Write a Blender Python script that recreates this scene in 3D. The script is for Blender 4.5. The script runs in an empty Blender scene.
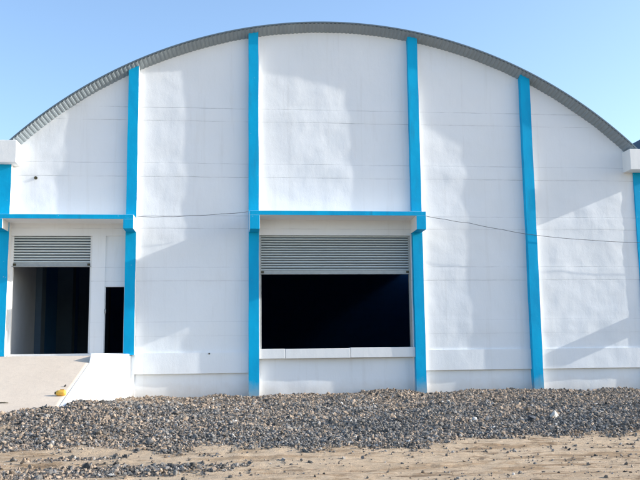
import bpy, math, numpy as np
from mathutils import Matrix, Vector
rad = math.radians
S = bpy.context.scene
COL = S.collection

# ---------------------------------------------------------------- camera
cam_d = bpy.data.cameras.new('camera'); cam = bpy.data.objects.new('camera', cam_d); COL.objects.link(cam)
cam_d.sensor_fit = 'HORIZONTAL'; cam_d.sensor_width = 36.0; cam_d.lens = 842.19 / 640 * 36
cam_d.clip_start = .1; cam_d.clip_end = 2000
_p, _y, _r = rad(7.883), rad(6.059), rad(-.702)
fw = Vector((math.sin(_y)*math.cos(_p), math.cos(_y)*math.cos(_p), math.sin(_p)))
rt = Vector((math.cos(_y), -math.sin(_y), 0)); up = rt.cross(fw)
r2 = rt*math.cos(_r) + up*math.sin(_r); u2 = up*math.cos(_r) - rt*math.sin(_r)
M = Matrix((r2, u2, -fw)).transposed().to_4x4(); M.translation = (-3.008, -24.0, 1.237)
cam.matrix_world = M
S.camera = cam

# ---------------------------------------------------------------- sky, sun, exposure
to_sun = Vector((9.7, -1.0, 3.88)).normalized()
W = bpy.data.worlds.new('World'); S.world = W; W.use_nodes = True
nt = W.node_tree; bg = nt.nodes['Background']
sky = nt.nodes.new('ShaderNodeTexSky'); sky.sky_type = 'NISHITA'; sky.sun_disc = False
sky.sun_elevation = math.asin(to_sun.z); sky.sun_rotation = math.atan2(to_sun.x, to_sun.y)
sky.altitude = 0; sky.air_density = 1.0; sky.dust_density = 1.3; sky.ozone_density = 2.5
nt.links.new(sky.outputs[0], bg.inputs['Color']); bg.inputs['Strength'].default_value = .15
sun_d = bpy.data.lights.new('sun', 'SUN'); sun = bpy.data.objects.new('sun', sun_d); COL.objects.link(sun)
sun_d.energy = 3.3; sun_d.angle = rad(.5); sun_d.color = (1, .95, .87)
sun.rotation_euler = to_sun.to_track_quat('Z', 'Y').to_euler(); sun.location = (30, -20, 20)
S.view_settings.view_transform = 'Standard'; S.view_settings.look = 'None'
S.view_settings.gamma = 1; S.view_settings.use_curve_mapping = False
S.view_settings.exposure = 1.10
S.render.engine = 'CYCLES'

# ---------------------------------------------------------------- noise in numpy
_lat = np.random.RandomState(11).rand(256, 256)
def vn(x, y, s=0):
    x = np.asarray(x, float) + 17.3*s + 500; y = np.asarray(y, float) + 9.1*s + 500
    xi = np.floor(x).astype(int); yi = np.floor(y).astype(int); fx = x-xi; fy = y-yi
    fx = fx*fx*(3-2*fx); fy = fy*fy*(3-2*fy)
    a = _lat[xi % 256, yi % 256]; b = _lat[(xi+1) % 256, yi % 256]; c = _lat[xi % 256, (yi+1) % 256]; d = _lat[(xi+1) % 256, (yi+1) % 256]
    return (a*(1-fx)+b*fx)*(1-fy)+(c*(1-fx)+d*fx)*fy-.5
def fbm(x, y, o=4, s=0):
    r = 0; a = 1.0
    for i in range(o):
        r = r + a*vn(x, y, s+i*3.7); x = np.asarray(x)*2.03; y = np.asarray(y)*2.03; a *= .5
    return r
def sstep(a, b, x):
    t = np.clip((np.asarray(x, float)-a)/(b-a), 0, 1); return t*t*(3-2*t)

# ---------------------------------------------------------------- object helpers
class MB:
    def __init__(s): s.v = []; s.f = []; s.m = []; s.s = []
    def face(s, idx, mi=0, sm=False): s.f.append(tuple(idx)); s.m.append(mi); s.s.append(sm)
    def vert(s, p): s.v.append(tuple(map(float, p))); return len(s.v)-1
    def quad(s, a, b, c, d, mi=0):
        i = [s.vert(p) for p in (a, b, c, d)]; s.face(i, mi)
    def box(s, x0, x1, y0, y1, z0, z1, mi=0, mats=None):
        """mats: dict face letter -> material index; faces l r f b d u"""
        mats = mats or {}
        P = [s.vert(p) for p in ((x0,y0,z0),(x1,y0,z0),(x1,y1,z0),(x0,y1,z0),(x0,y0,z1),(x1,y0,z1),(x1,y1,z1),(x0,y1,z1))]
        for k, q in (('d',(0,3,2,1)),('u',(4,5,6,7)),('f',(0,1,5,4)),('r',(1,2,6,5)),('b',(2,3,7,6)),('l',(3,0,4,7))):
            s.face([P[i] for i in q], mats.get(k, mi))
    def prism(s, poly, axis, a, b, mi=0, mats=None):
        """poly in the two other axes, extruded along axis from a to b"""
        def P(q, t):
            if axis == 'x': return (t, q[0], q[1])
            if axis == 'y': return (q[0], t, q[1])
            return (q[0], q[1], t)
        n = len(poly); A = [s.vert(P(q, a)) for q in poly]; B = [s.vert(P(q, b)) for q in poly]
        s.face(A, mi); s.face(B[::-1], mi)
        for i in range(n):
            j = (i+1) % n; s.face((A[i], B[i], B[j], A[j]), (mats or {}).get(i, mi))
    def tube(s, pts, r, n=8, mi=0):
        pts = [Vector(p) for p in pts]; rings = []
        for i, p in enumerate(pts):
            t = (pts[min(i+1, len(pts)-1)]-pts[max(i-1, 0)]).normalized()
            a = t.cross(Vector((0, 0, 1)) if abs(t.z) < .9 else Vector((1, 0, 0))).normalized(); b = t.cross(a)
            rr = r[i] if isinstance(r, (list, tuple)) else r
            rings.append([s.vert(p+a*rr*math.cos(k*2*math.pi/n)+b*rr*math.sin(k*2*math.pi/n)) for k in range(n)])
        for A, B in zip(rings, rings[1:]):
            for k in range(n): s.face((A[k], A[(k+1) % n], B[(k+1) % n], B[k]), mi, True)
        s.face(rings[0], mi); s.face(rings[-1][::-1], mi)
    def build(s, name, mats, parent=None, bevel=0.0, loc=None, recalc=True):
        me = bpy.data.meshes.new(name); me.from_pydata(s.v, [], s.f)
        for m in (mats if isinstance(mats, (list, tuple)) else [mats]): me.materials.append(m)
        me.polygons.foreach_set('material_index', s.m); me.polygons.foreach_set('use_smooth', s.s)
        if recalc:
            import bmesh
            bm = bmesh.new(); bm.from_mesh(me); bmesh.ops.recalc_face_normals(bm, faces=bm.faces); bm.to_mesh(me); bm.free()
        me.update()
        o = bpy.data.objects.new(name, me); COL.objects.link(o)
        if parent: o.parent = parent
        if loc: o.location = loc
        if bevel:
            b = o.modifiers.new('bevel', 'BEVEL'); b.width = bevel; b.segments = 2; b.limit_method = 'ANGLE'; b.angle_limit = rad(40)
        return o
def thing(name, label, cat, loc=(0, 0, 0), group=None):
    o = bpy.data.objects.new(name, None); COL.objects.link(o); o.location = loc; tag(o, label, cat, group); return o
def tag(o, label, cat, group=None, kind=None):
    o['label'] = label; o['category'] = cat
    if group: o['group'] = group
    if kind: o['kind'] = kind
    return o

# ---------------------------------------------------------------- materials
class NT:
    def __init__(s, name):
        s.m = bpy.data.materials.new(name); s.m.use_nodes = True; s.t = s.m.node_tree; s.b = s.t.nodes['Principled BSDF']
        s.geo = s.t.nodes.new('ShaderNodeNewGeometry')
    def n(s, t, **k):
        o = s.t.nodes.new(t)
        for a, v in k.items(): setattr(o, a, v)
        return o
    def l(s, a, b): s.t.links.new(a, b)
    def val(s, op, a, b=None, c=None):
        o = s.n('ShaderNodeMath', operation=op)
        for i, x in enumerate((a, b, c)):
            if x is None: continue
            if isinstance(x, (int, float)): o.inputs[i].default_value = x
            else: s.l(x, o.inputs[i])
        return o.outputs[0]
    def noise(s, scale, detail=4, rough=.5, stretch=(1, 1, 1), dist=0):
        mp = s.n('ShaderNodeMapping'); mp.inputs['Scale'].default_value = stretch; s.l(s.geo.outputs['Position'], mp.inputs[0])
        o = s.n('ShaderNodeTexNoise'); o.inputs['Scale'].default_value = scale; o.inputs['Detail'].default_value = detail
        o.inputs['Roughness'].default_value = rough; o.inputs['Distortion'].default_value = dist
        s.l(mp.outputs[0], o.inputs['Vector']); return o.outputs['Fac']
    def ramp(s, f, stops):
        o = s.n('ShaderNodeValToRGB'); e = o.color_ramp.elements
        while len(e) < len(stops): e.new(.5)
        for k, (p, c) in zip(e, stops): k.position = p; k.color = tuple(c)+(1,) if len(c) == 3 else c
        s.l(f, o.inputs[0]); return o.outputs[0]
    def mix(s, f, a, b, mode='MIX'):
        o = s.n('ShaderNodeMix', data_type='RGBA', blend_type=mode)
        if isinstance(f, (int, float)): o.inputs[0].default_value = f
        else: s.l(f, o.inputs[0])
        for i, x in ((6, a), (7, b)):
            if isinstance(x, tuple): o.inputs[i].default_value = x if len(x) == 4 else x+(1,)
            else: s.l(x, o.inputs[i])
        return o.outputs[2]
    def col(s, c):
        if isinstance(c, tuple): s.b.inputs['Base Color'].default_value = c if len(c) == 4 else c+(1,)
        else: s.l(c, s.b.inputs['Base Color'])
    def bump(s, h, dist, st=1.0, prev=None):
        o = s.n('ShaderNodeBump'); o.inputs['Distance'].default_value = dist; o.inputs['Strength'].default_value = st
        s.l(h, o.inputs['Height'])
        if prev: s.l(prev, o.inputs['Normal'])
        return o.outputs[0]
    def nrm(s, x): s.l(x, s.b.inputs['Normal'])
    def rough(s, r):
        if isinstance(r, (int, float)): s.b.inputs['Roughness'].default_value = r
        else: s.l(r, s.b.inputs['Roughness'])

def grey(v): return (v, v, v)
JOINTS = [(8.45, 1), (8.06, 1), (6.80, .8), (6.40, 1), (5.27, 1), (4.90, .7), (3.79, .8), (3.40, .9), (2.25, .35), (1.85, .3)]
def mat_plaster(joints=True, base=(.77, .80, .83)):
    k = NT('white_painted_plaster' if joints else 'white_painted_concrete')
    big = k.noise(.55, 3, .55); med = k.noise(3.0, 5, .6, (1, 1, .55)); fine = k.noise(38, 4, .65); grain = k.noise(150, 2, .6)
    c = k.mix(k.ramp(big, [(.3, grey(0)), (.75, grey(1))]), base, tuple(b*m for b, m in zip(base, (.965, .965, .955))))
    st = k.noise(1.0, 6, .62, (2.2, 1, .35), .3)
    c = k.mix(k.ramp(st, [(.60, grey(0)), (.80, grey(.5))]), c, (.64, .645, .65))
    c = k.mix(k.ramp(k.noise(1.3, 6, .7, (3.2, 1, .16), .2), [(.55, grey(0)), (.78, grey(.42))]), c, (.60, .605, .60))
    c = k.mix(k.ramp(fine, [(.66, grey(0)), (.8, grey(.25))]), c, (.62, .60, .58))
    h = k.val('ADD', k.val('MULTIPLY', med, .9), k.val('MULTIPLY', fine, .16))
    nz = k.bump(h, .012, .75); nz = k.bump(grain, .0012, .6, nz)
    if joints:
        sp = k.n('ShaderNodeSeparateXYZ'); k.l(k.geo.outputs['Position'], sp.inputs[0])
        wob = k.noise(1.3, 5, .6, (1, 1, .01))
        z = k.val('ADD', sp.outputs[2], k.val('MULTIPLY', k.val('SUBTRACT', wob, .5), .035))
        tot = None
        for i, (zj, a) in enumerate(JOINTS):
            d = k.val('ABSOLUTE', k.val('SUBTRACT', z, zj))
            m = k.n('ShaderNodeMapRange'); m.inputs['From Min'].default_value = .004; m.inputs['From Max'].default_value = .013
            m.inputs['To Min'].default_value = a; m.inputs['To Max'].default_value = 0; k.l(d, m.inputs[0])
            tot = m.outputs[0] if tot is None else k.val('MAXIMUM', tot, m.outputs[0])
        brk = k.ramp(k.noise(.9, 5, .7, (1, 1, 2.3)), [(.38, grey(.05)), (.62, grey(1))])
        j = k.val('MULTIPLY', tot, brk)
        c = k.mix(k.val('MULTIPLY', j, .5), c, (.20, .21, .24))
        nz = k.bump(k.val('SUBTRACT', 1.0, j), .004, .6, nz)
    # splashed dirt close to the gravel: soil carried up by rain
    sp2 = k.n('ShaderNodeSeparateXYZ'); k.l(k.geo.outputs['Position'], sp2.inputs[0])
    zz = k.val('ADD', sp2.outputs[2], k.val('MULTIPLY', k.noise(4, 4, .6), -.35))
    m = k.n('ShaderNodeMapRange'); m.inputs['From Min'].default_value = .05; m.inputs['From Max'].default_value = .42
    m.inputs['To Min'].default_value = .4; m.inputs['To Max'].default_value = 0; k.l(zz, m.inputs[0])
    c = k.mix(m.outputs[0], c, (.56, .49, .41))
    k.col(c); k.rough(.75); k.nrm(nz); k.b.inputs['Specular IOR Level'].default_value = .25
    return k.m
def mat_blue():
    k = NT('blue_wall_paint')
    a = k.noise(1.6, 5, .6, (1, 1, .4)); f = k.noise(30, 4, .6)
    c = k.mix(k.ramp(a, [(.35, grey(0)), (.7, grey(1))]), (.001, .40, .69), (.003, .30, .56))
    c = k.mix(k.ramp(f, [(.63, grey(0)), (.74, grey(.5))]), c, (.02, .42, .64))
    c = k.mix(k.ramp(k.noise(1.1, 6, .65, (3.5, 3, .5), .3), [(.56, grey(0)), (.74, grey(.5))]), c, (.02, .22, .38))
    c = k.mix(k.ramp(k.noise(11, 6, .7), [(.685, grey(0)), (.70, grey(.75))]), c, (.55, .60, .62))
    sp2 = k.n('ShaderNodeSeparateXYZ'); k.l(k.geo.outputs['Position'], sp2.inputs[0])
    zz = k.val('ADD', sp2.outputs[2], k.val('MULTIPLY', k.noise(4, 4, .6), -.5))
    m = k.n('ShaderNodeMapRange'); m.inputs['From Min'].default_value = -.1; m.inputs['From Max'].default_value = .35
    m.inputs['To Min'].default_value = .6; m.inputs['To Max'].default_value = 0; k.l(zz, m.inputs[0])
    c = k.mix(m.outputs[0], c, (.42, .37, .30))
    k.col(c); k.rough(.6); k.nrm(k.bump(k.val('ADD', k.val('MULTIPLY', k.noise(4, 4, .6), .9), k.val('MULTIPLY', f, .2)), .008, .7))
    k.b.inputs['Specular IOR Level'].default_value = .12
    return k.m
def mat_simple(name, c, rough=.7, metal=0, var=.12, scale=8, bump=.002, stretch=(1, 1, 1)):
    k = NT(name); f = k.noise(scale, 5, .6, stretch)
    k.col(k.mix(f, tuple(x*(1-var) for x in c), tuple(min(1, x*(1+var)) for x in c)))
    k.rough(rough); k.b.inputs['Metallic'].default_value = metal; k.nrm(k.bump(k.noise(scale*4, 4, .6), bump, .6)); return k.m
def mat_ground():
    k = NT('sandy_soil')
    at = k.n('ShaderNodeAttribute', attribute_name='gravel')
    a = k.noise(.8, 6, .65, (.5, 2.2, 1)); b = k.noise(9, 5, .65, (.6, 1.4, 1)); c3 = k.noise(60, 4, .7)
    c = k.mix(k.ramp(a, [(.3, grey(0)), (.7, grey(1))]), (.47, .35, .235), (.58, .45, .315))
    c = k.mix(k.ramp(b, [(.5, grey(0)), (.75, grey(.6))]), c, (.32, .225, .135))
    c = k.mix(k.ramp(c3, [(.60, grey(0)), (.72, grey(.5))]), c, (.18, .14, .10))
    g = k.mix(c3, (.13, .11, .09), (.30, .24, .18))
    pt = k.noise(1.4, 7, .72, (.55, 1.7, 1), .5); p2 = k.noise(3.2, 6, .7, (.55, 1.5, 1), .4)
    c = k.mix(k.ramp(pt, [(.52, grey(0)), (.60, grey(.8))]), c, (.30, .20, .115))
    c = k.mix(k.ramp(p2, [(.56, grey(0)), (.63, grey(.8))]), c, (.17, .115, .07))
    c = k.mix(k.ramp(k.noise(.35, 4, .6, (.5, 1.5, 1)), [(.45, grey(0)), (.7, grey(.3))]), c, (.60, .47, .33))
    c = k.mix(at.outputs['Fac'], c, g)
    k.col(c); k.rough(.95); k.b.inputs['Specular IOR Level'].default_value = .1
    k.nrm(k.bump(c3, .015, 1, k.bump(b, .05, 1))); return k.m
def mat_stone(name='crushed_stone'):
    k = NT(name); at = k.n('ShaderNodeAttribute', attribute_name='tone')
    f = k.noise(45, 4, .7)
    k.col(k.mix(1.0, at.outputs['Color'], k.mix(f, grey(.75), grey(1.2)), 'MULTIPLY')); k.rough(.85)
    k.b.inputs['Specular IOR Level'].default_value = .25; k.nrm(k.bump(k.noise(90, 3, .6), .003, .6)); return k.m
def mat_ramp():
    k = NT('beige_concrete')
    a = k.noise(.9, 6, .6, (1, .35, 1)); b = k.noise(6, 5, .65); c3 = k.noise(70, 3, .6)
    c = k.mix(k.ramp(a, [(.3, grey(0)), (.72, grey(1))]), (.63, .53, .42), (.54, .45, .355))
    c = k.mix(k.ramp(b, [(.55, grey(0)), (.75, grey(.5))]), c, (.45, .375, .30))
    # broom marks across the slope
    w = k.n('ShaderNodeTexWave', wave_type='BANDS', bands_direction='Y'); w.inputs['Scale'].default_value = 3.2; w.inputs['Distortion'].default_value = 1.2
    w.inputs['Detail'].default_value = 3; k.l(k.geo.outputs['Position'], w.inputs['Vector'])
    k.col(c); k.rough(.9); k.nrm(k.bump(c3, .003, .7, k.bump(w.outputs['Fac'], .002, .3, k.bump(b, .012, .6)))); return k.m

M_W = mat_plaster(); M_C = mat_plaster(False, (.78, .79, .79)); M_BLUE = mat_blue()
M_SHEET = mat_simple('galvanised_sheet', (.24, .285, .315), .5, .1, .15, 3, .002)
M_TRIM = mat_simple('grey_edge_trim', (.11, .15, .18), .5, .3, .12, 4, .001)
M_SLAT = mat_simple('galvanised_shutter_slats', (.62, .70, .72), .45, .3, .18, 2.5, .002, (.6, 1, 6))
M_GROOVE = mat_simple('slat_groove_shade', (.10, .13, .15), .6, .3, .2, 4)  # shadow lines between the slats, put into the colour of the recesses
M_BAR = mat_simple('dull_steel_bar', (.36, .38, .38), .5, .5, .2, 9)
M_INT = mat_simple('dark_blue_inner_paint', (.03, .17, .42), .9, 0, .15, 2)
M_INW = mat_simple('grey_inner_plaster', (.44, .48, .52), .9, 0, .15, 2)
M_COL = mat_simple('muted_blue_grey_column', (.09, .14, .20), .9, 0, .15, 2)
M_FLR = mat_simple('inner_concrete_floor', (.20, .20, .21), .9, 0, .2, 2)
M_RAMP = mat_ramp(); M_SOIL = mat_ground(); M_STONE = mat_stone()
M_CABLE = mat_simple('black_cable_rubber', (.05, .055, .06), .6)
M_YEL = mat_simple('yellow_plastic', (.75, .43, .06), .45, 0, .1, 12)
M_DARK = mat_simple('dark_cap', (.05, .045, .02), .6)
M_NB = mat_simple('blue_painted_fascia', (.01, .09, .30), .6, 0, .15, 4)

# ---------------------------------------------------------------- dimensions
R, APEX = 13.162, 11.059
def arc(x, r=R, cx=0.0): return APEX-R+math.sqrt(max(r*r-(x-cx)**2, 0.0))
A, B, PW = 2.376, 5.816, .291          # pilaster centres and width
PD, CD = .19, .85                      # pilaster and canopy depth
FLOOR = 1.405

wh = thing('warehouse', 'white arched warehouse front with blue pilasters, two blue canopies and roller shutters', 'warehouse', (0, 0, 0))

def relief(x, z):
    y = .020*fbm(x*.75, z*.75, 2, 3)+  .015*fbm(x*1.9, z*1.9, 3, 8)+.002*fbm(x*7, z*7, 2, 9)
    for a, b in ((8.06, 8.45), (6.40, 6.80), (4.90, 5.27), (3.40, 3.79), (1.85, 2.25)):
        y = y-.005*sstep(a-.03, a+.02, z)*(1-sstep(b-.02, b+.03, z))
    return y
def slab(mb, x0, x1, z0, z1, y=0.0, th=.23, step=.09, amp=1.0, flat=False):
    """closed plastered wall piece; z1 a number or a function of x; the front face carries the trowelled relief"""
    nx = max(1, int(math.ceil((x1-x0)/step))); zt = z1 if callable(z1) else (lambda q: z1)
    nz = max(1, int(math.ceil((max(zt(x0), zt(x1), zt((x0+x1)/2))-z0)/step)))
    xs = np.linspace(x0, x1, nx+1); T = np.linspace(0, 1, nz+1)
    Z = np.array([[z0+(zt(x)-z0)*t for t in T] for x in xs]); X = np.repeat(xs[:, None], nz+1, 1)
    Y = y+relief(X, Z)*amp
    base = len(mb.v)
    mb.v.extend(zip(X.ravel().tolist(), Y.ravel().tolist(), Z.ravel().tolist()))
    id_ = lambda i, j: base+i*(nz+1)+j
    for i in range(nx):
        for j in range(nz): mb.face((id_(i, j), id_(i+1, j), id_(i+1, j+1), id_(i, j+1)), 0, True)
    # sides and back, with vertices of their own
    rim = [(i, 0) for i in range(nx+1)]+[(nx, j) for j in range(1, nz+1)]+[(i, nz) for i in range(nx-1, -1, -1)]+[(0, j) for j in range(nz-1, 0, -1)]
    F = [mb.vert((X[i, j], Y[i, j], Z[i, j])) for i, j in rim]; K = [mb.vert((X[i, j], y+th, Z[i, j])) for i, j in rim]
    n = len(rim)
    for i in range(n):
        j = (i+1) % n; mb.face((F[j], F[i], K[i], K[j]), 0)
    for i in range(nx):
        a = [mb.vert(p) for p in ((xs[i], y+th, z0), (xs[i], y+th, zt(xs[i])), (xs[i+1], y+th, zt(xs[i+1])), (xs[i+1], y+th, z0))]; mb.face(a, 0)

top = lambda x: arc(x, R-.11)
G0 = -.4
w = MB()
PL = .81
# bay one (left, over the door), bay two, bay three (centre), bay four, bay five
slab(w, -9.12, -5.96, 4.685, top)
slab(w, -6.90, -6.53, FLOOR-.06, 4.685)                                   # column between shutter and small door
slab(w, -5.96, -5.67, G0, top); slab(w, -9.75, -9.12, G0, lambda x: 7.2)
slab(w, -5.67, -2.521, PL, top); slab(w, -5.67, -2.521, G0, PL, .045, .185)
slab(w, -2.521, -2.21, G0, top)
slab(w, -2.21, 2.205, 4.72, top)
slab(w, -2.21, 2.205, G0, 1.19, .05, .18)
slab(w, 2.205, 2.521, G0, top)
slab(w, 2.521, 5.67, PL, top); slab(w, 2.521, 5.67, G0, PL, .045, .185)
slab(w, 5.67, 5.96, G0, top)
slab(w, 5.96, 9.75, PL, lambda x: min(top(x), 7.30) if x > 9.25 else top(x)); slab(w, 5.96, 9.75, G0, PL, .045, .185)
w.build('wall', M_W, wh, recalc=False)
# infill over the small door
w = MB(); slab(w, -6.53, -5.96, 3.265, 4.685, .05, .15); w.build('infill_panel', M_W, wh, recalc=False)
for a, b in ((-5.665, -2.525), (2.525, 5.667), (5.965, 9.75)):
    w = MB(); slab(w, a, b, PL+.002, 1.39, -.045, .10, amp=.6); w.build('base_beam', M_W, wh, recalc=False)

# pilasters: blue face, white on the side towards the sun
def pilaster(x0, x1, z0, d, follow=True):
    m = MB(); n = 70; zt0, zt1 = (arc(x0, R-.10), arc(x1, R-.10)) if follow else (6.68, 6.68)
    rs = np.random.RandomState(int(abs(x0*100)))
    rows = []
    for i in range(n+1):
        t = i/n; za = z0+(zt0-z0)*t; zb = z0+(zt1-z0)*t
        j = .011*fbm(np.array([t*14.0]), np.array([x0*3]), 3, 2)[0]; j2 = .011*fbm(np.array([t*14.0]), np.array([x0*3+40]), 3, 5)[0]; jy = .008*fbm(np.array([t*9.0]), np.array([x0*5+9]), 3, 4)[0]
        rows.append([(x0+j, .02, za), (x0+j, -d+jy, za), (x1+j2, -d+jy, zb), (x1+j2, .02, zb)])
    for lo, hi in zip(rows, rows[1:]):
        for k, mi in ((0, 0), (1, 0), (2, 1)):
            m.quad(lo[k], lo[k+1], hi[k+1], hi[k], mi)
    m.quad(*rows[-1], 0); m.quad(*rows[0], 0)
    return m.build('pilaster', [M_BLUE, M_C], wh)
pilaster(-9.9, -9.12, FLOOR-.06, .22, False); pilaster(-B-PW/2, -B+PW/2, FLOOR-.06, PD)
pilaster(-A-PW/2, -A+PW/2, G0, PD); pilaster(A-PW/2, A+PW/2, G0, PD); pilaster(B-PW/2, B+PW/2, G0, PD); pilaster(9.14, 9.85, G0, .05, False)

# concrete gutter boxes at the two springings
for a, b in ((-10.3, -8.94), (8.84, 10.2)):
    m = MB(); m.box(a, b, -.50, .02, 6.66, 7.29); m.build('gutter_box', M_C, wh, .012)

# canopies: thin slab whose front edge is blue, dropped end beams, white sides and underside
def canopy(x0, x1, zt, zb):
    m = MB(); e = .125
    m.box(x0, x1, -CD, .015, zt-e, zt, 1, {'f': 0})
    for a, b in ((x0, x0+PW-.012), (x1-PW+.012, x1)):
        m.box(a, b, -CD-.004, .012, zb, zt-e+.002, 1, {'f': 0, 'd': 0})
    return m.build('canopy', [M_BLUE, M_C], wh, .008)
canopy(-2.505, 2.485, 5.287, 4.77)
canopy(-9.42, -5.675, 5.152, 4.765)

# dock sill under the centre opening, cast in three lengths
m = MB()
for a, b, dz in ((-2.228, -1.50, 0), (-1.495, .352, -.006), (.358, 2.228, .012)):
    m.box(a, b, -.12, .30, 1.192+dz*.3, 1.468+dz)
m.build('dock_sill', M_C, wh, .012)

# roller shutters
def shutter(x0, x1, z0, z1, n, y):
    sh = MB(); h = (z1-z0)/n
    rs = np.random.RandomState(5)
    for i in range(n):
        zb = z0+i*h; prof = [(0, .022), (.03*h, -.004), (.16*h, -.026), (.36*h, -.036), (.55*h, -.030), (.66*h, -.012), (.72*h, .022), (h, .022)]
        nseg = 16; dy = rs.normal(0, .003, nseg+1)+.008*np.sin(np.linspace(0, math.pi, nseg+1))*math.sin(i*.9)
        for (a, ya), (b, yb) in zip(prof, prof[1:]):
            for s in range(nseg):
                xa = x0+(x1-x0)*s/nseg; xb = x0+(x1-x0)*(s+1)/nseg
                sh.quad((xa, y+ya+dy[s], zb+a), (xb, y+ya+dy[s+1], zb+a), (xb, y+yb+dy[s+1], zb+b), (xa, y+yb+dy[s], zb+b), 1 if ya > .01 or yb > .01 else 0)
    o = sh.build('rolling_shutter', [M_SLAT, M_GROOVE], wh, recalc=False)
    b = MB(); b.box(x0+.01, x1-.01, y-.035, y+.03, z0-.115, z0+.004); b.box(x0+.01, x1-.01, y-.075, y-.03, z0-.115, z0-.095)
    b.build('bottom_bar', M_BAR, o, .005)
    for x in (x0+.08, x1-.08):
        l = MB(); l.tube([(x, y-.07, z0-.05), (x, y-.02, z0-.05)], .028, 10); l.box(x-.04, x+.04, y-.05, y-.03, z0-.08, z0-.02); l.build('lock_bolt', M_DARK, o)
    for x in (x0, x1-.0):
        g = MB()
        s = 1 if x == x0 else -1
        a, c = sorted((x-s*.02, x+s*.045)); g.box(a, c, y-.05, y+.05, (FLOOR if x1 < -4 else 1.45), z1+.02)
        g.build('guide_rail', M_C if x1 < -4 else M_BAR, o, .004)
    hd = MB(); hd.box(x0-.05, x1+.05, y+.04, y+.5, z1-.02, z1+.5); hd.build('roller_box', M_INT, o)
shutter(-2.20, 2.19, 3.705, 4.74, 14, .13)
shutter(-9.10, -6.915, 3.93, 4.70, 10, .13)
# narrow door opening frame with hinge
m = MB(); m.box(-6.527, -6.512, .04, .10, FLOOR, 3.262); m.box(-6.0, -5.965, .04, .10, FLOOR, 3.262); m.box(-6.512, -6.0, .04, .10, 3.245, 3.262)
fr = m.build('door_frame', M_C, wh, .004)
m = MB(); m.tube([(-6.50, .0, 2.50), (-6.50, .0, 2.62)], .02, 8); m.build('hinge', M_BAR, fr)

# inside of the hall
m = MB()
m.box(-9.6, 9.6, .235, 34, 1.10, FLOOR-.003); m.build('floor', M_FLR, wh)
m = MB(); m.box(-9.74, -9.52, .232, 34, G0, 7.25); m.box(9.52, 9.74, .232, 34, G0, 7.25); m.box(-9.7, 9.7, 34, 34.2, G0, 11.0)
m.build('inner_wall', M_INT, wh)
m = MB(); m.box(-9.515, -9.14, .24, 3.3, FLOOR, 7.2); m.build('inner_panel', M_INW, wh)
for yy in (3.302, 8.5, 13.0, 18.0):
    m = MB(); m.box(-9.515, -8.95, yy, yy+.6, FLOOR, 7.2); m.build('inner_column', M_COL, wh)

# roof: thin smooth outer cover with a trim on its edge, ribbed sheet seen from below at the verge
def roof(cx, parent, trim, sheet, a0=-9.28, a1=9.28, length=34.2, y0=-.36):
    n = 160; xs = np.linspace(a0, a1, n+1)
    def ring(r, y): return [(cx+x, y, arc(x, R)+(r-R)*math.sqrt(max(1-(x/R)**2, .1))) if False else (cx+x*r/R, y, APEX-R+math.sqrt(R*R-x*x)*r/R) for x in xs]
    m = MB(); o1, o2, i1, i2 = [[m.vert(p) for p in ring(r, y)] for r, y in ((R, y0), (R, length), (R-.04, y0), (R-.04, length))]
    for i in range(n):
        m.face((o1[i], o1[i+1], o2[i+1], o2[i]), 0, True); m.face((i1[i+1], i1[i], i2[i], i2[i+1]), 0, True); m.face((o1[i+1], o1[i], i1[i], i1[i+1]), 0)
    for i in (0, n): m.face((o1[i], o2[i], i2[i], i1[i]), 0)
    rf = m.build('roof', trim, parent)
    m = MB(); pitch = .125; tot = 2*R*math.asin(-a0/R); nw = int(tot/pitch)
    th0 = math.asin(a0/R); P = []
    for k in range(nw):
        for f, hgt in ((0, 0), (.34, 0), (.46, 1), (.88, 1)): P.append((th0+(k+f)*pitch/R, hgt))
    rows = []
    for y, r0, am in ((y0+.008, R-.045, .016), (y0+.05, R-.070, .015), (-.002, R-.20, .012), (1.0, R-.24, .017), (length, R-.24, .017)):
        rows.append([m.vert((cx+(r0-am*h_)*math.sin(t), y, APEX-R+(r0-am*h_)*math.cos(t))) for t, h_ in P])
    for A_, B_ in zip(rows, rows[1:]):
        for i in range(len(P)-1): m.face((A_[i], A_[i+1], B_[i+1], B_[i]), 0)
    m.build('ribbed_sheet', sheet, rf, recalc=False)
    return rf
roof(0, wh, M_TRIM, M_SHEET)

# cables: strung across the wall from canopy to pilaster
def cable(pts, label, y=-.235, sag=0):
    m = MB(); P = []
    for (a, b) in zip(pts, pts[1:]):
        for t in np.linspace(0, 1, 8, endpoint=False): P.append((a[0]+(b[0]-a[0])*t, y if len(a) < 3 else a[2]+(b[2]-a[2])*t, a[1]+(b[1]-a[1])*t-.015*math.sin(math.pi*t)))
    P.append((pts[-1][0], y if len(pts[-1]) < 3 else pts[-1][2], pts[-1][1]))
    m.tube(P, .007, 6); o = m.build('cable', M_CABLE); tag(o, label, 'cable', 'cables strung along the wall'); return o
cable([(-5.66, 5.21), (-4.9, 5.20), (-4.2, 5.235), (-3.3, 5.29), (-2.52, 5.36)], 'short thin dark cable between the left canopy and the centre canopy')
cable([(2.50, 5.29), (3.2, 5.165), (3.93, 5.056), (4.9, 4.87), (5.88, 4.707), (7.56, 4.562), (9.2, 4.49), (11.5, 4.44)], 'long thin dark cable sagging from the centre canopy to the right edge')
# small hole with a pipe stub high in the left bay, and one low in the second bay
for x, z, r, lb in ((-8.50, 6.33, .045, 'small dark pipe stub high on the left wall below the roof edge'), (-3.62, 1.36, .022, 'tiny dark pipe stub low on the wall left of the centre opening')):
    m = MB(); n = 14
    m.tube([(x, .06, z), (x, -.03 if z > 2 else -.06, z-.004)], r, n)
    o = m.build('pipe_stub', M_DARK); tag(o, lb, 'pipe', 'pipe stubs in the wall')

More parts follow.
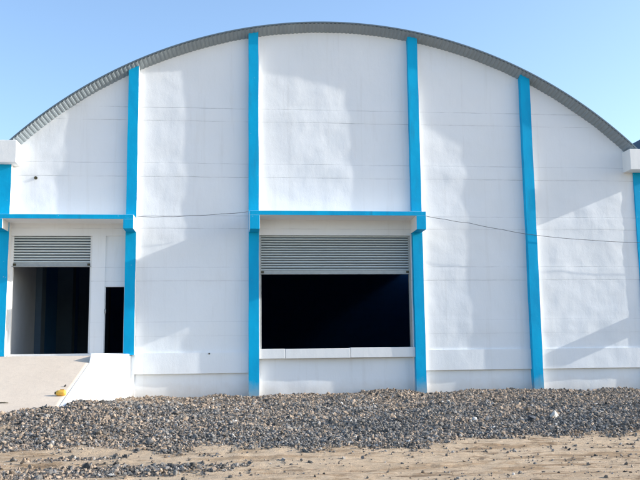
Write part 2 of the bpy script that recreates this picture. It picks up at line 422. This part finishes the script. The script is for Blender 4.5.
# ---------------------------------------------------------------- the neighbouring warehouse on the right
nb = thing('warehouse', 'neighbouring warehouse at the right edge with dark blue roof fascia', 'warehouse', (19.1, 0, 0))
def nbp(m, name, mats, bevel=0):
    o = m.build(name, mats, nb, bevel); o.matrix_parent_inverse = Matrix.Translation((-19.1, 0, 0)); return o
m = MB(); xs = np.linspace(9.95, 28.2, 40)
m.prism([(9.95, G0)]+[(28.2, G0)]+[(x, arc(x-19.1, R-.1)) for x in xs[::-1]], 'y', .0, .23); nbp(m, 'wall', M_W)
for x in (13.3, 16.7, 21.5, 24.9):
    m = MB(); m.box(x-.15, x+.15, -PD, .01, G0, arc(x-19.1, R-.15)); nbp(m, 'pilaster', M_BLUE)
m = MB(); m.box(10.0, 10.62, -.46, .01, 2.46, 2.80); nbp(m, 'shadow_block', M_C, .01)  # added block out of view, placed to shade the lower right bay
m = MB(); m.box(10.06, 10.56, -.03, .01, 1.55, 2.40); nbp(m, 'window', M_INT)
rf = roof(19.1, nb, M_TRIM, M_NB, a0=-9.22, a1=9.2)
rf.matrix_parent_inverse = Matrix.Translation((-19.1, 0, 0))

# ---------------------------------------------------------------- ground height
def gravel_density(x, y):
    n = fbm(x*.55, y*.55, 4, 21); n2 = fbm(x*1.9, y*1.9, 3, 31)
    yf = -10.55+1.1*n+.9*n2+.35*fbm(x*5, y*5, 2, 33)+.5*sstep(1.5, -1, x)*sstep(-4.5, -1, x)*-.7
    d = sstep(-.5, 1.25, y-yf)**1.3
    # bare soil strip at the foot of the ramp
    bare = np.maximum(sstep(-6.2, -7.0, x)*np.exp(-((y+9.25)/.42)**2), .9*np.exp(-((x-.7)/1.0)**2-((y+5.7)/.45)**2)); d = d*(1-.92*sstep(.25, .6, bare+.15*n2))
    # tyre-track windrow in front on the left
    band = np.exp(-((y+12.75+.10*n+.05*np.sin(x))/.27)**2)*sstep(-2.6, -4.3, x+.5*n)*(.45+.9*sstep(-.1, .25, n2))
    d2 = np.exp(-((y+11.6+.2*n)/.12)**2)*sstep(-1.2, -2.2, x)*sstep(.05, .3, n2)*.6
    return np.clip(np.maximum(np.maximum(d, band*1.0), d2), 0, 1)
def ground_z(x, y):
    x = np.asarray(x, float); y = np.asarray(y, float)
    z = np.interp(y, [-60, -13, -11, -10, -8, -6, -3, 0, 5], [-.3, -.19, -.14, -.085, .03, .10, .14, .14, .1])
    near = np.exp(-((y+1.0)/1.1)**2)
    for hx, ha, hw in ((-5.0, .07, .5), (1.25, .10, .55), (4.9, .09, .7), (3.7, .05, .4), (7.7, .08, .35), (-1.2, .04, .5), (-3.4, .05, .4)):
        z = z+ha*np.exp(-((x-hx)/hw)**2)*near
    g = gravel_density(x, y)
    z = z+g*(.12*fbm(x*.9, y*.9, 4, 5))
    yy = y+7.9; heap = .38*np.exp(-((x+5.5)/np.where(x < -5.5, 3.0, 1.5))**2)*np.exp(-(yy/np.where(yy > 0, 2.4, 1.5))**2)
    z = z+heap*np.where(x < -6.0, sstep(-7.7, -8.05, y), 1.0)
    dirt = 1-g
    ruts = .05*fbm(x*.12, y*3.2, 4, 41)+.028*fbm(x*.6, y*3.5, 3, 51)+.022*np.clip(fbm(x*3.5, y*4, 3, 57), -.1, 1)*sstep(-.1, .3, fbm(x*.5, y*2, 3, 63))+.012*fbm(x*9, y*9, 2, 59)
    return z+dirt*ruts*sstep(-60, -20, y)
def grade(lo, a, b, hi, fine, n):
    g1 = a-(a-lo)*(np.linspace(1, 0, n, endpoint=False)**3); g2 = np.arange(a, b, fine); g3 = b+(hi-b)*(np.linspace(0, 1, n)**3)
    return np.concatenate([g1, g2, g3])
def grid_mesh(name, xs, ys, zf, mat, attr=None):
    X, Y = np.meshgrid(xs, ys, indexing='ij'); Z = zf(X, Y); nx, ny = X.shape
    V = np.stack([X, Y, Z], -1).reshape(-1, 3)
    i = np.arange(nx-1)[:, None]*ny+np.arange(ny-1)[None]; Q = np.stack([i, i+ny, i+ny+1, i+1], -1).reshape(-1, 4)
    me = bpy.data.meshes.new(name); me.vertices.add(len(V)); me.vertices.foreach_set('co', V.ravel())
    me.loops.add(Q.size); me.loops.foreach_set('vertex_index', Q.ravel()); me.polygons.add(len(Q))
    me.polygons.foreach_set('loop_start', np.arange(0, Q.size, 4)); me.polygons.foreach_set('loop_total', np.full(len(Q), 4))
    me.update(calc_edges=True); me.polygons.foreach_set('use_smooth', np.ones(len(Q), bool)); me.materials.append(mat)
    if attr is not None:
        a = me.attributes.new('gravel', 'FLOAT', 'POINT'); a.data.foreach_set('value', attr(X, Y).ravel())
    o = bpy.data.objects.new(name, me); COL.objects.link(o); return o
gr = grid_mesh('ground', grade(-300, -10.5, 9.5, 300, .045, 40), grade(-120, -15, 0.5, 300, .045, 30), ground_z, M_SOIL, gravel_density)
gr['kind'] = 'structure'

# ---------------------------------------------------------------- gravel
def stones(name, xyz, size, tone, seed=1, mat=M_STONE, low=False):
    rs = np.random.RandomState(seed); n = len(xyz); p = (1+5**.5)/2
    ico = np.array([(-1,p,0),(1,p,0),(-1,-p,0),(1,-p,0),(0,-1,p),(0,1,p),(0,-1,-p),(0,1,-p),(p,0,-1),(p,0,1),(-p,0,-1),(-p,0,1)], float)/1.9
    F = np.array([(0,11,5),(0,5,1),(0,1,7),(0,7,10),(0,10,11),(1,5,9),(5,11,4),(11,10,2),(10,7,6),(7,1,8),(3,9,4),(3,4,2),(3,2,6),(3,6,8),(3,8,9),(4,9,5),(2,4,11),(6,2,10),(8,6,7),(9,8,1)])
    if low:
        ico = np.array([(a, b, c) for a in (-1, 1) for b in (-1, 1) for c in (-1, 1)], float)*.66
        F = np.array([(0,1,3),(0,3,2),(4,6,7),(4,7,5),(0,4,5),(0,5,1),(2,3,7),(2,7,6),(0,2,6),(0,6,4),(1,5,7),(1,7,3)])
    nv = len(ico)
    V = ico[None]*rs.uniform(.62, 1.25, (n, nv, 1))+rs.normal(0, .16 if low else .10, (n, nv, 3))
    V = V*np.stack([rs.uniform(.75, 1.35, n), rs.uniform(.7, 1.1, n), rs.uniform(.5, .95, n)], -1)[:, None]
    q = rs.normal(size=(n, 4)); q /= np.linalg.norm(q, axis=1, keepdims=True); a, b, c, d = q.T
    Rm = np.stack([1-2*(c*c+d*d), 2*(b*c-a*d), 2*(b*d+a*c), 2*(b*c+a*d), 1-2*(b*b+d*d), 2*(c*d-a*b), 2*(b*d-a*c), 2*(c*d+a*b), 1-2*(b*b+c*c)], -1).reshape(n, 3, 3)
    V = np.einsum('nij,nkj->nki', Rm, V)*(size[:, None, None]*.5)+xyz[:, None]
    me = bpy.data.meshes.new(name); me.vertices.add(n*nv); me.vertices.foreach_set('co', V.astype(np.float32).ravel())
    T = (F[None]+np.arange(n)[:, None, None]*nv).reshape(-1, 3)
    me.loops.add(T.size); me.loops.foreach_set('vertex_index', T.ravel()); me.polygons.add(len(T))
    me.polygons.foreach_set('loop_start', np.arange(0, T.size, 3)); me.polygons.foreach_set('loop_total', np.full(len(T), 3))
    me.update(calc_edges=True); me.polygons.foreach_set('use_smooth', np.zeros(len(T), bool))
    at = me.attributes.new('tone', 'FLOAT_COLOR', 'POINT'); C4 = np.ones((n, nv, 4), np.float32); C4[:, :, :3] = tone[:, None]; at.data.foreach_set('color', C4.ravel())
    me.materials.append(mat); o = bpy.data.objects.new(name, me); COL.objects.link(o); return o
def tones(x, y, rs):
    n = len(x); v = (.05+.21*rs.rand(n)**1.3)[:, None]*np.array([1.06, 1.0, .93])
    tanp = np.clip(.45+.45*sstep(-6, -2, y)+.7*fbm(x*.6, y*.6, 4, 61)+.25*sstep(0, 5, x)*sstep(-9, -6, y), .05, .9)
    t = rs.rand(n) < tanp*.8; tc = rs.uniform(.16, .38, n)[:, None]*np.array([1.05, .82, .62]); v = np.where(t[:, None], tc, v)
    l = rs.rand(n) < .012; return np.where(l[:, None], rs.uniform(.4, .6, n)[:, None]*np.array([1, .95, .88]), v)
rs = np.random.RandomState(3)
N = 1200000
y = rs.uniform(-13.6, -.06, N); dist = y+24
xc = -3.0+dist*math.tan(_y); hw = dist*.40+1.0
x = xc+rs.uniform(-1, 1, N)*hw
d = gravel_density(x, y)
wgt = (hw/hw.max())*np.clip(1.15-.03*(y+12), .75, 1.2)
keep = (rs.rand(N) < d*wgt) & (x < 10.2)
ramp_zone = (x < -6.0-.0*y) & (y > -7.85-.35*sstep(-6.2, -7.6, x))
keep &= ~ramp_zone
x, y = x[keep], y[keep]; size = np.clip(rs.lognormal(math.log(.029), .42, len(x)), .015, .115)
thin = rs.rand(len(x)) < np.where(y < -7, 1.0, .85); x, y, size = x[thin], y[thin], size[thin]*np.where(y[thin] > -7, 1.12, 1.0)
z = ground_z(x, y)+size*rs.uniform(-.05, .42, len(x)); tn = tones(x, y, rs); P3 = np.stack([x, y, z], -1); bigs = size > .06
g = stones('gravel', P3[~bigs], size[~bigs], tn[~bigs], low=True); tag(g, 'bed of small crushed grey and tan gravel along the foot of the wall', 'gravel', kind='stuff')
g = stones('coarse_gravel', P3[bigs], size[bigs], tn[bigs], 8); tag(g, 'coarser angular stones mixed through the gravel bed', 'gravel', kind='stuff')
# loose chips on the bare soil
n = 9000; y = rs.uniform(-15.5, -9.5, n); x = -3+(y+24)*math.tan(_y)+rs.uniform(-1, 1, n)*((y+24)*.42+.8)
k = rs.rand(n) < (.10+.9*np.clip(fbm(x*.8, y*2, 3, 71)+.1, 0, 1)); x, y = x[k], y[k]
size = np.clip(rs.lognormal(math.log(.024), .5, len(x)), .010, .07)
g = stones('pebbles', np.stack([x, y, ground_z(x, y)+size*.12], -1), size, tones(x, y, rs)*.9, 4); tag(g, 'loose small chips scattered over the sandy track in front', 'pebbles', kind='stuff')
# single rocks one can tell apart
for px, py, sz, tn, lb in ((3.2, -8.0, .19, (.50, .48, .44), 'pale whitish rock lying alone on the gravel below the far right bay'),
                           (2.65, -8.3, .21, (.08, .09, .11), 'dark rock on the gravel just left of the pale whitish rock')):
    o = stones('rock', np.zeros((1, 3)), np.array([sz]), np.array([tn]), int(px*100)); o.location = (px, py, float(ground_z(px, py))+sz*.32); tag(o, lb, 'rock', 'rocks on the gravel bed')

# ---------------------------------------------------------------- ramp up to the left door
rp = thing('ramp', 'beige concrete ramp with white side wall rising to the left door', 'ramp', (-9, -4, 0))
def rpp(m, name, mats, bevel=0, recalc=True):
    o = m.build(name, mats, rp, bevel, recalc=recalc); o.matrix_parent_inverse = Matrix.Translation((9, 4, 0)); return o
X0, X1, X2 = -5.78, -6.12, -6.06       # side wall at the building, at the crest, at the toe
Y1, Y2 = -4.0, -7.75
ZT, ZE = 1.375, .40
# side wall: level along the landing, then falling with the ramp; 0.2 m thick
def ramp_z(y): return float(np.interp(y, [Y2-1.0, Y2, -3.4, 0], [ZE-1.0*.2138, ZE, 1.33, 1.345]))
m = MB()
def wpt(x, y, z): return m.vert((x, y, z))
Tk = .1; Ys = [0, Y1, Y1-.2, Y2, Y2-.95]; Xo = [X0, X1, X1, X2, X2-.03]; Zt = [ZT, ZT, ramp_z(Y1-.2)+.004, ramp_z(Y2)+.004, ramp_z(Y2-.95)+.004]
O = [(wpt(Xo[i], Ys[i], G0), wpt(Xo[i], Ys[i], Zt[i]), wpt(Xo[i]-Tk, Ys[i], Zt[i]), wpt(Xo[i]-Tk, Ys[i], G0)) for i in range(5)]
for P, Q in zip(O, O[1:]):
    for k in range(4): m.face((P[k], P[(k+1) % 4], Q[(k+1) % 4], Q[k]))
m.face(O[0]); m.face(O[-1][::-1])
rpp(m, 'side_wall', M_C, .008)
nx, ny = 90, 70
xs = np.linspace(-15, 0, nx); V = MB(); ys = np.concatenate([np.linspace(-.0, -3.4, 12), np.linspace(-3.4, Y2-1.0, ny)[1:]])
for yv in ys:
    xr = float(np.interp(yv, [Y2-1.0, Y2, Y1, 0], [X2-.1, X2-.097, X1-.097, X0-.097]))
    row = np.linspace(-15, xr, nx)
    zz = ramp_z(yv)-.004+.010*fbm(row*.7, np.full(nx, yv*.7), 3, 81)
    for a, b in zip(row, zz): V.vert((a, yv, float(b)))
for j in range(len(ys)-1):
    for i in range(nx-1): V.face((j*nx+i, j*nx+i+1, (j+1)*nx+i+1, (j+1)*nx+i), 0, True)
lastrow = (len(ys)-1)*nx
low = [V.vert((V.v[lastrow+i][0], V.v[lastrow+i][1]-.01, G0)) for i in range(nx)]
for i in range(nx-1): V.face((lastrow+i, low[i], low[i+1], lastrow+i+1))
side = [V.vert((V.v[j*nx+nx-1][0], V.v[j*nx+nx-1][1], G0)) for j in range(len(ys))]
for j in range(len(ys)-1): V.face((j*nx+nx-1, (j+1)*nx+nx-1, side[j+1], side[j]))
rpp(V, 'slab', M_RAMP)
# the threshold strip at the two doors
m = MB(); m.box(-9.1, -5.99, .0, .234, FLOOR-.09, FLOOR-.005); rpp(m, 'threshold', M_C, .005)

# yellow canister lying on the ramp
yv = -7.05; xv = -6.27; zv = float(ramp_z(yv))+.065
can = thing('canister', 'small yellow plastic canister lying on the ramp beside the white side wall', 'canister', (xv, yv, zv-.065)); can.scale = (.82, .82, .82); can.rotation_euler = (0, 0, rad(-6))
m = MB(); prof = [(-.115, .045), (-.10, .060), (-.05, .066), (.06, .066), (.095, .060), (.108, .04)]
m.tube([(a, 0, .065) for a, r in prof], [r for a, r in prof], 16); m.box(-.03, .07, -.01, .01, .13, .15); o = m.build('body', M_YEL, can)
m = MB(); m.tube([(-.150, 0, .062), (-.113, 0, .062)], .035, 12); m.build('cap', M_DARK, can)
o = stones('stone', np.zeros((1, 3)), np.array([.055]), np.array([(.10, .09, .08)]), 77); o.location = (-6.33, -6.35, float(ramp_z(-6.35))+.02); tag(o, 'tiny dark stone on the ramp just above the yellow canister', 'stone')
m = MB(); m.tube([(-.12, 0, 0), (-.03, .01, .008), (.05, .0, .01), (.12, .015, 0)], [.007, .012, .011, .006], 7); o = m.build('stick', M_DARK, loc=(-7.25, -7.55, float(ramp_z(-7.55))+.012)); tag(o, 'short dark stick lying near the foot of the ramp', 'stick')
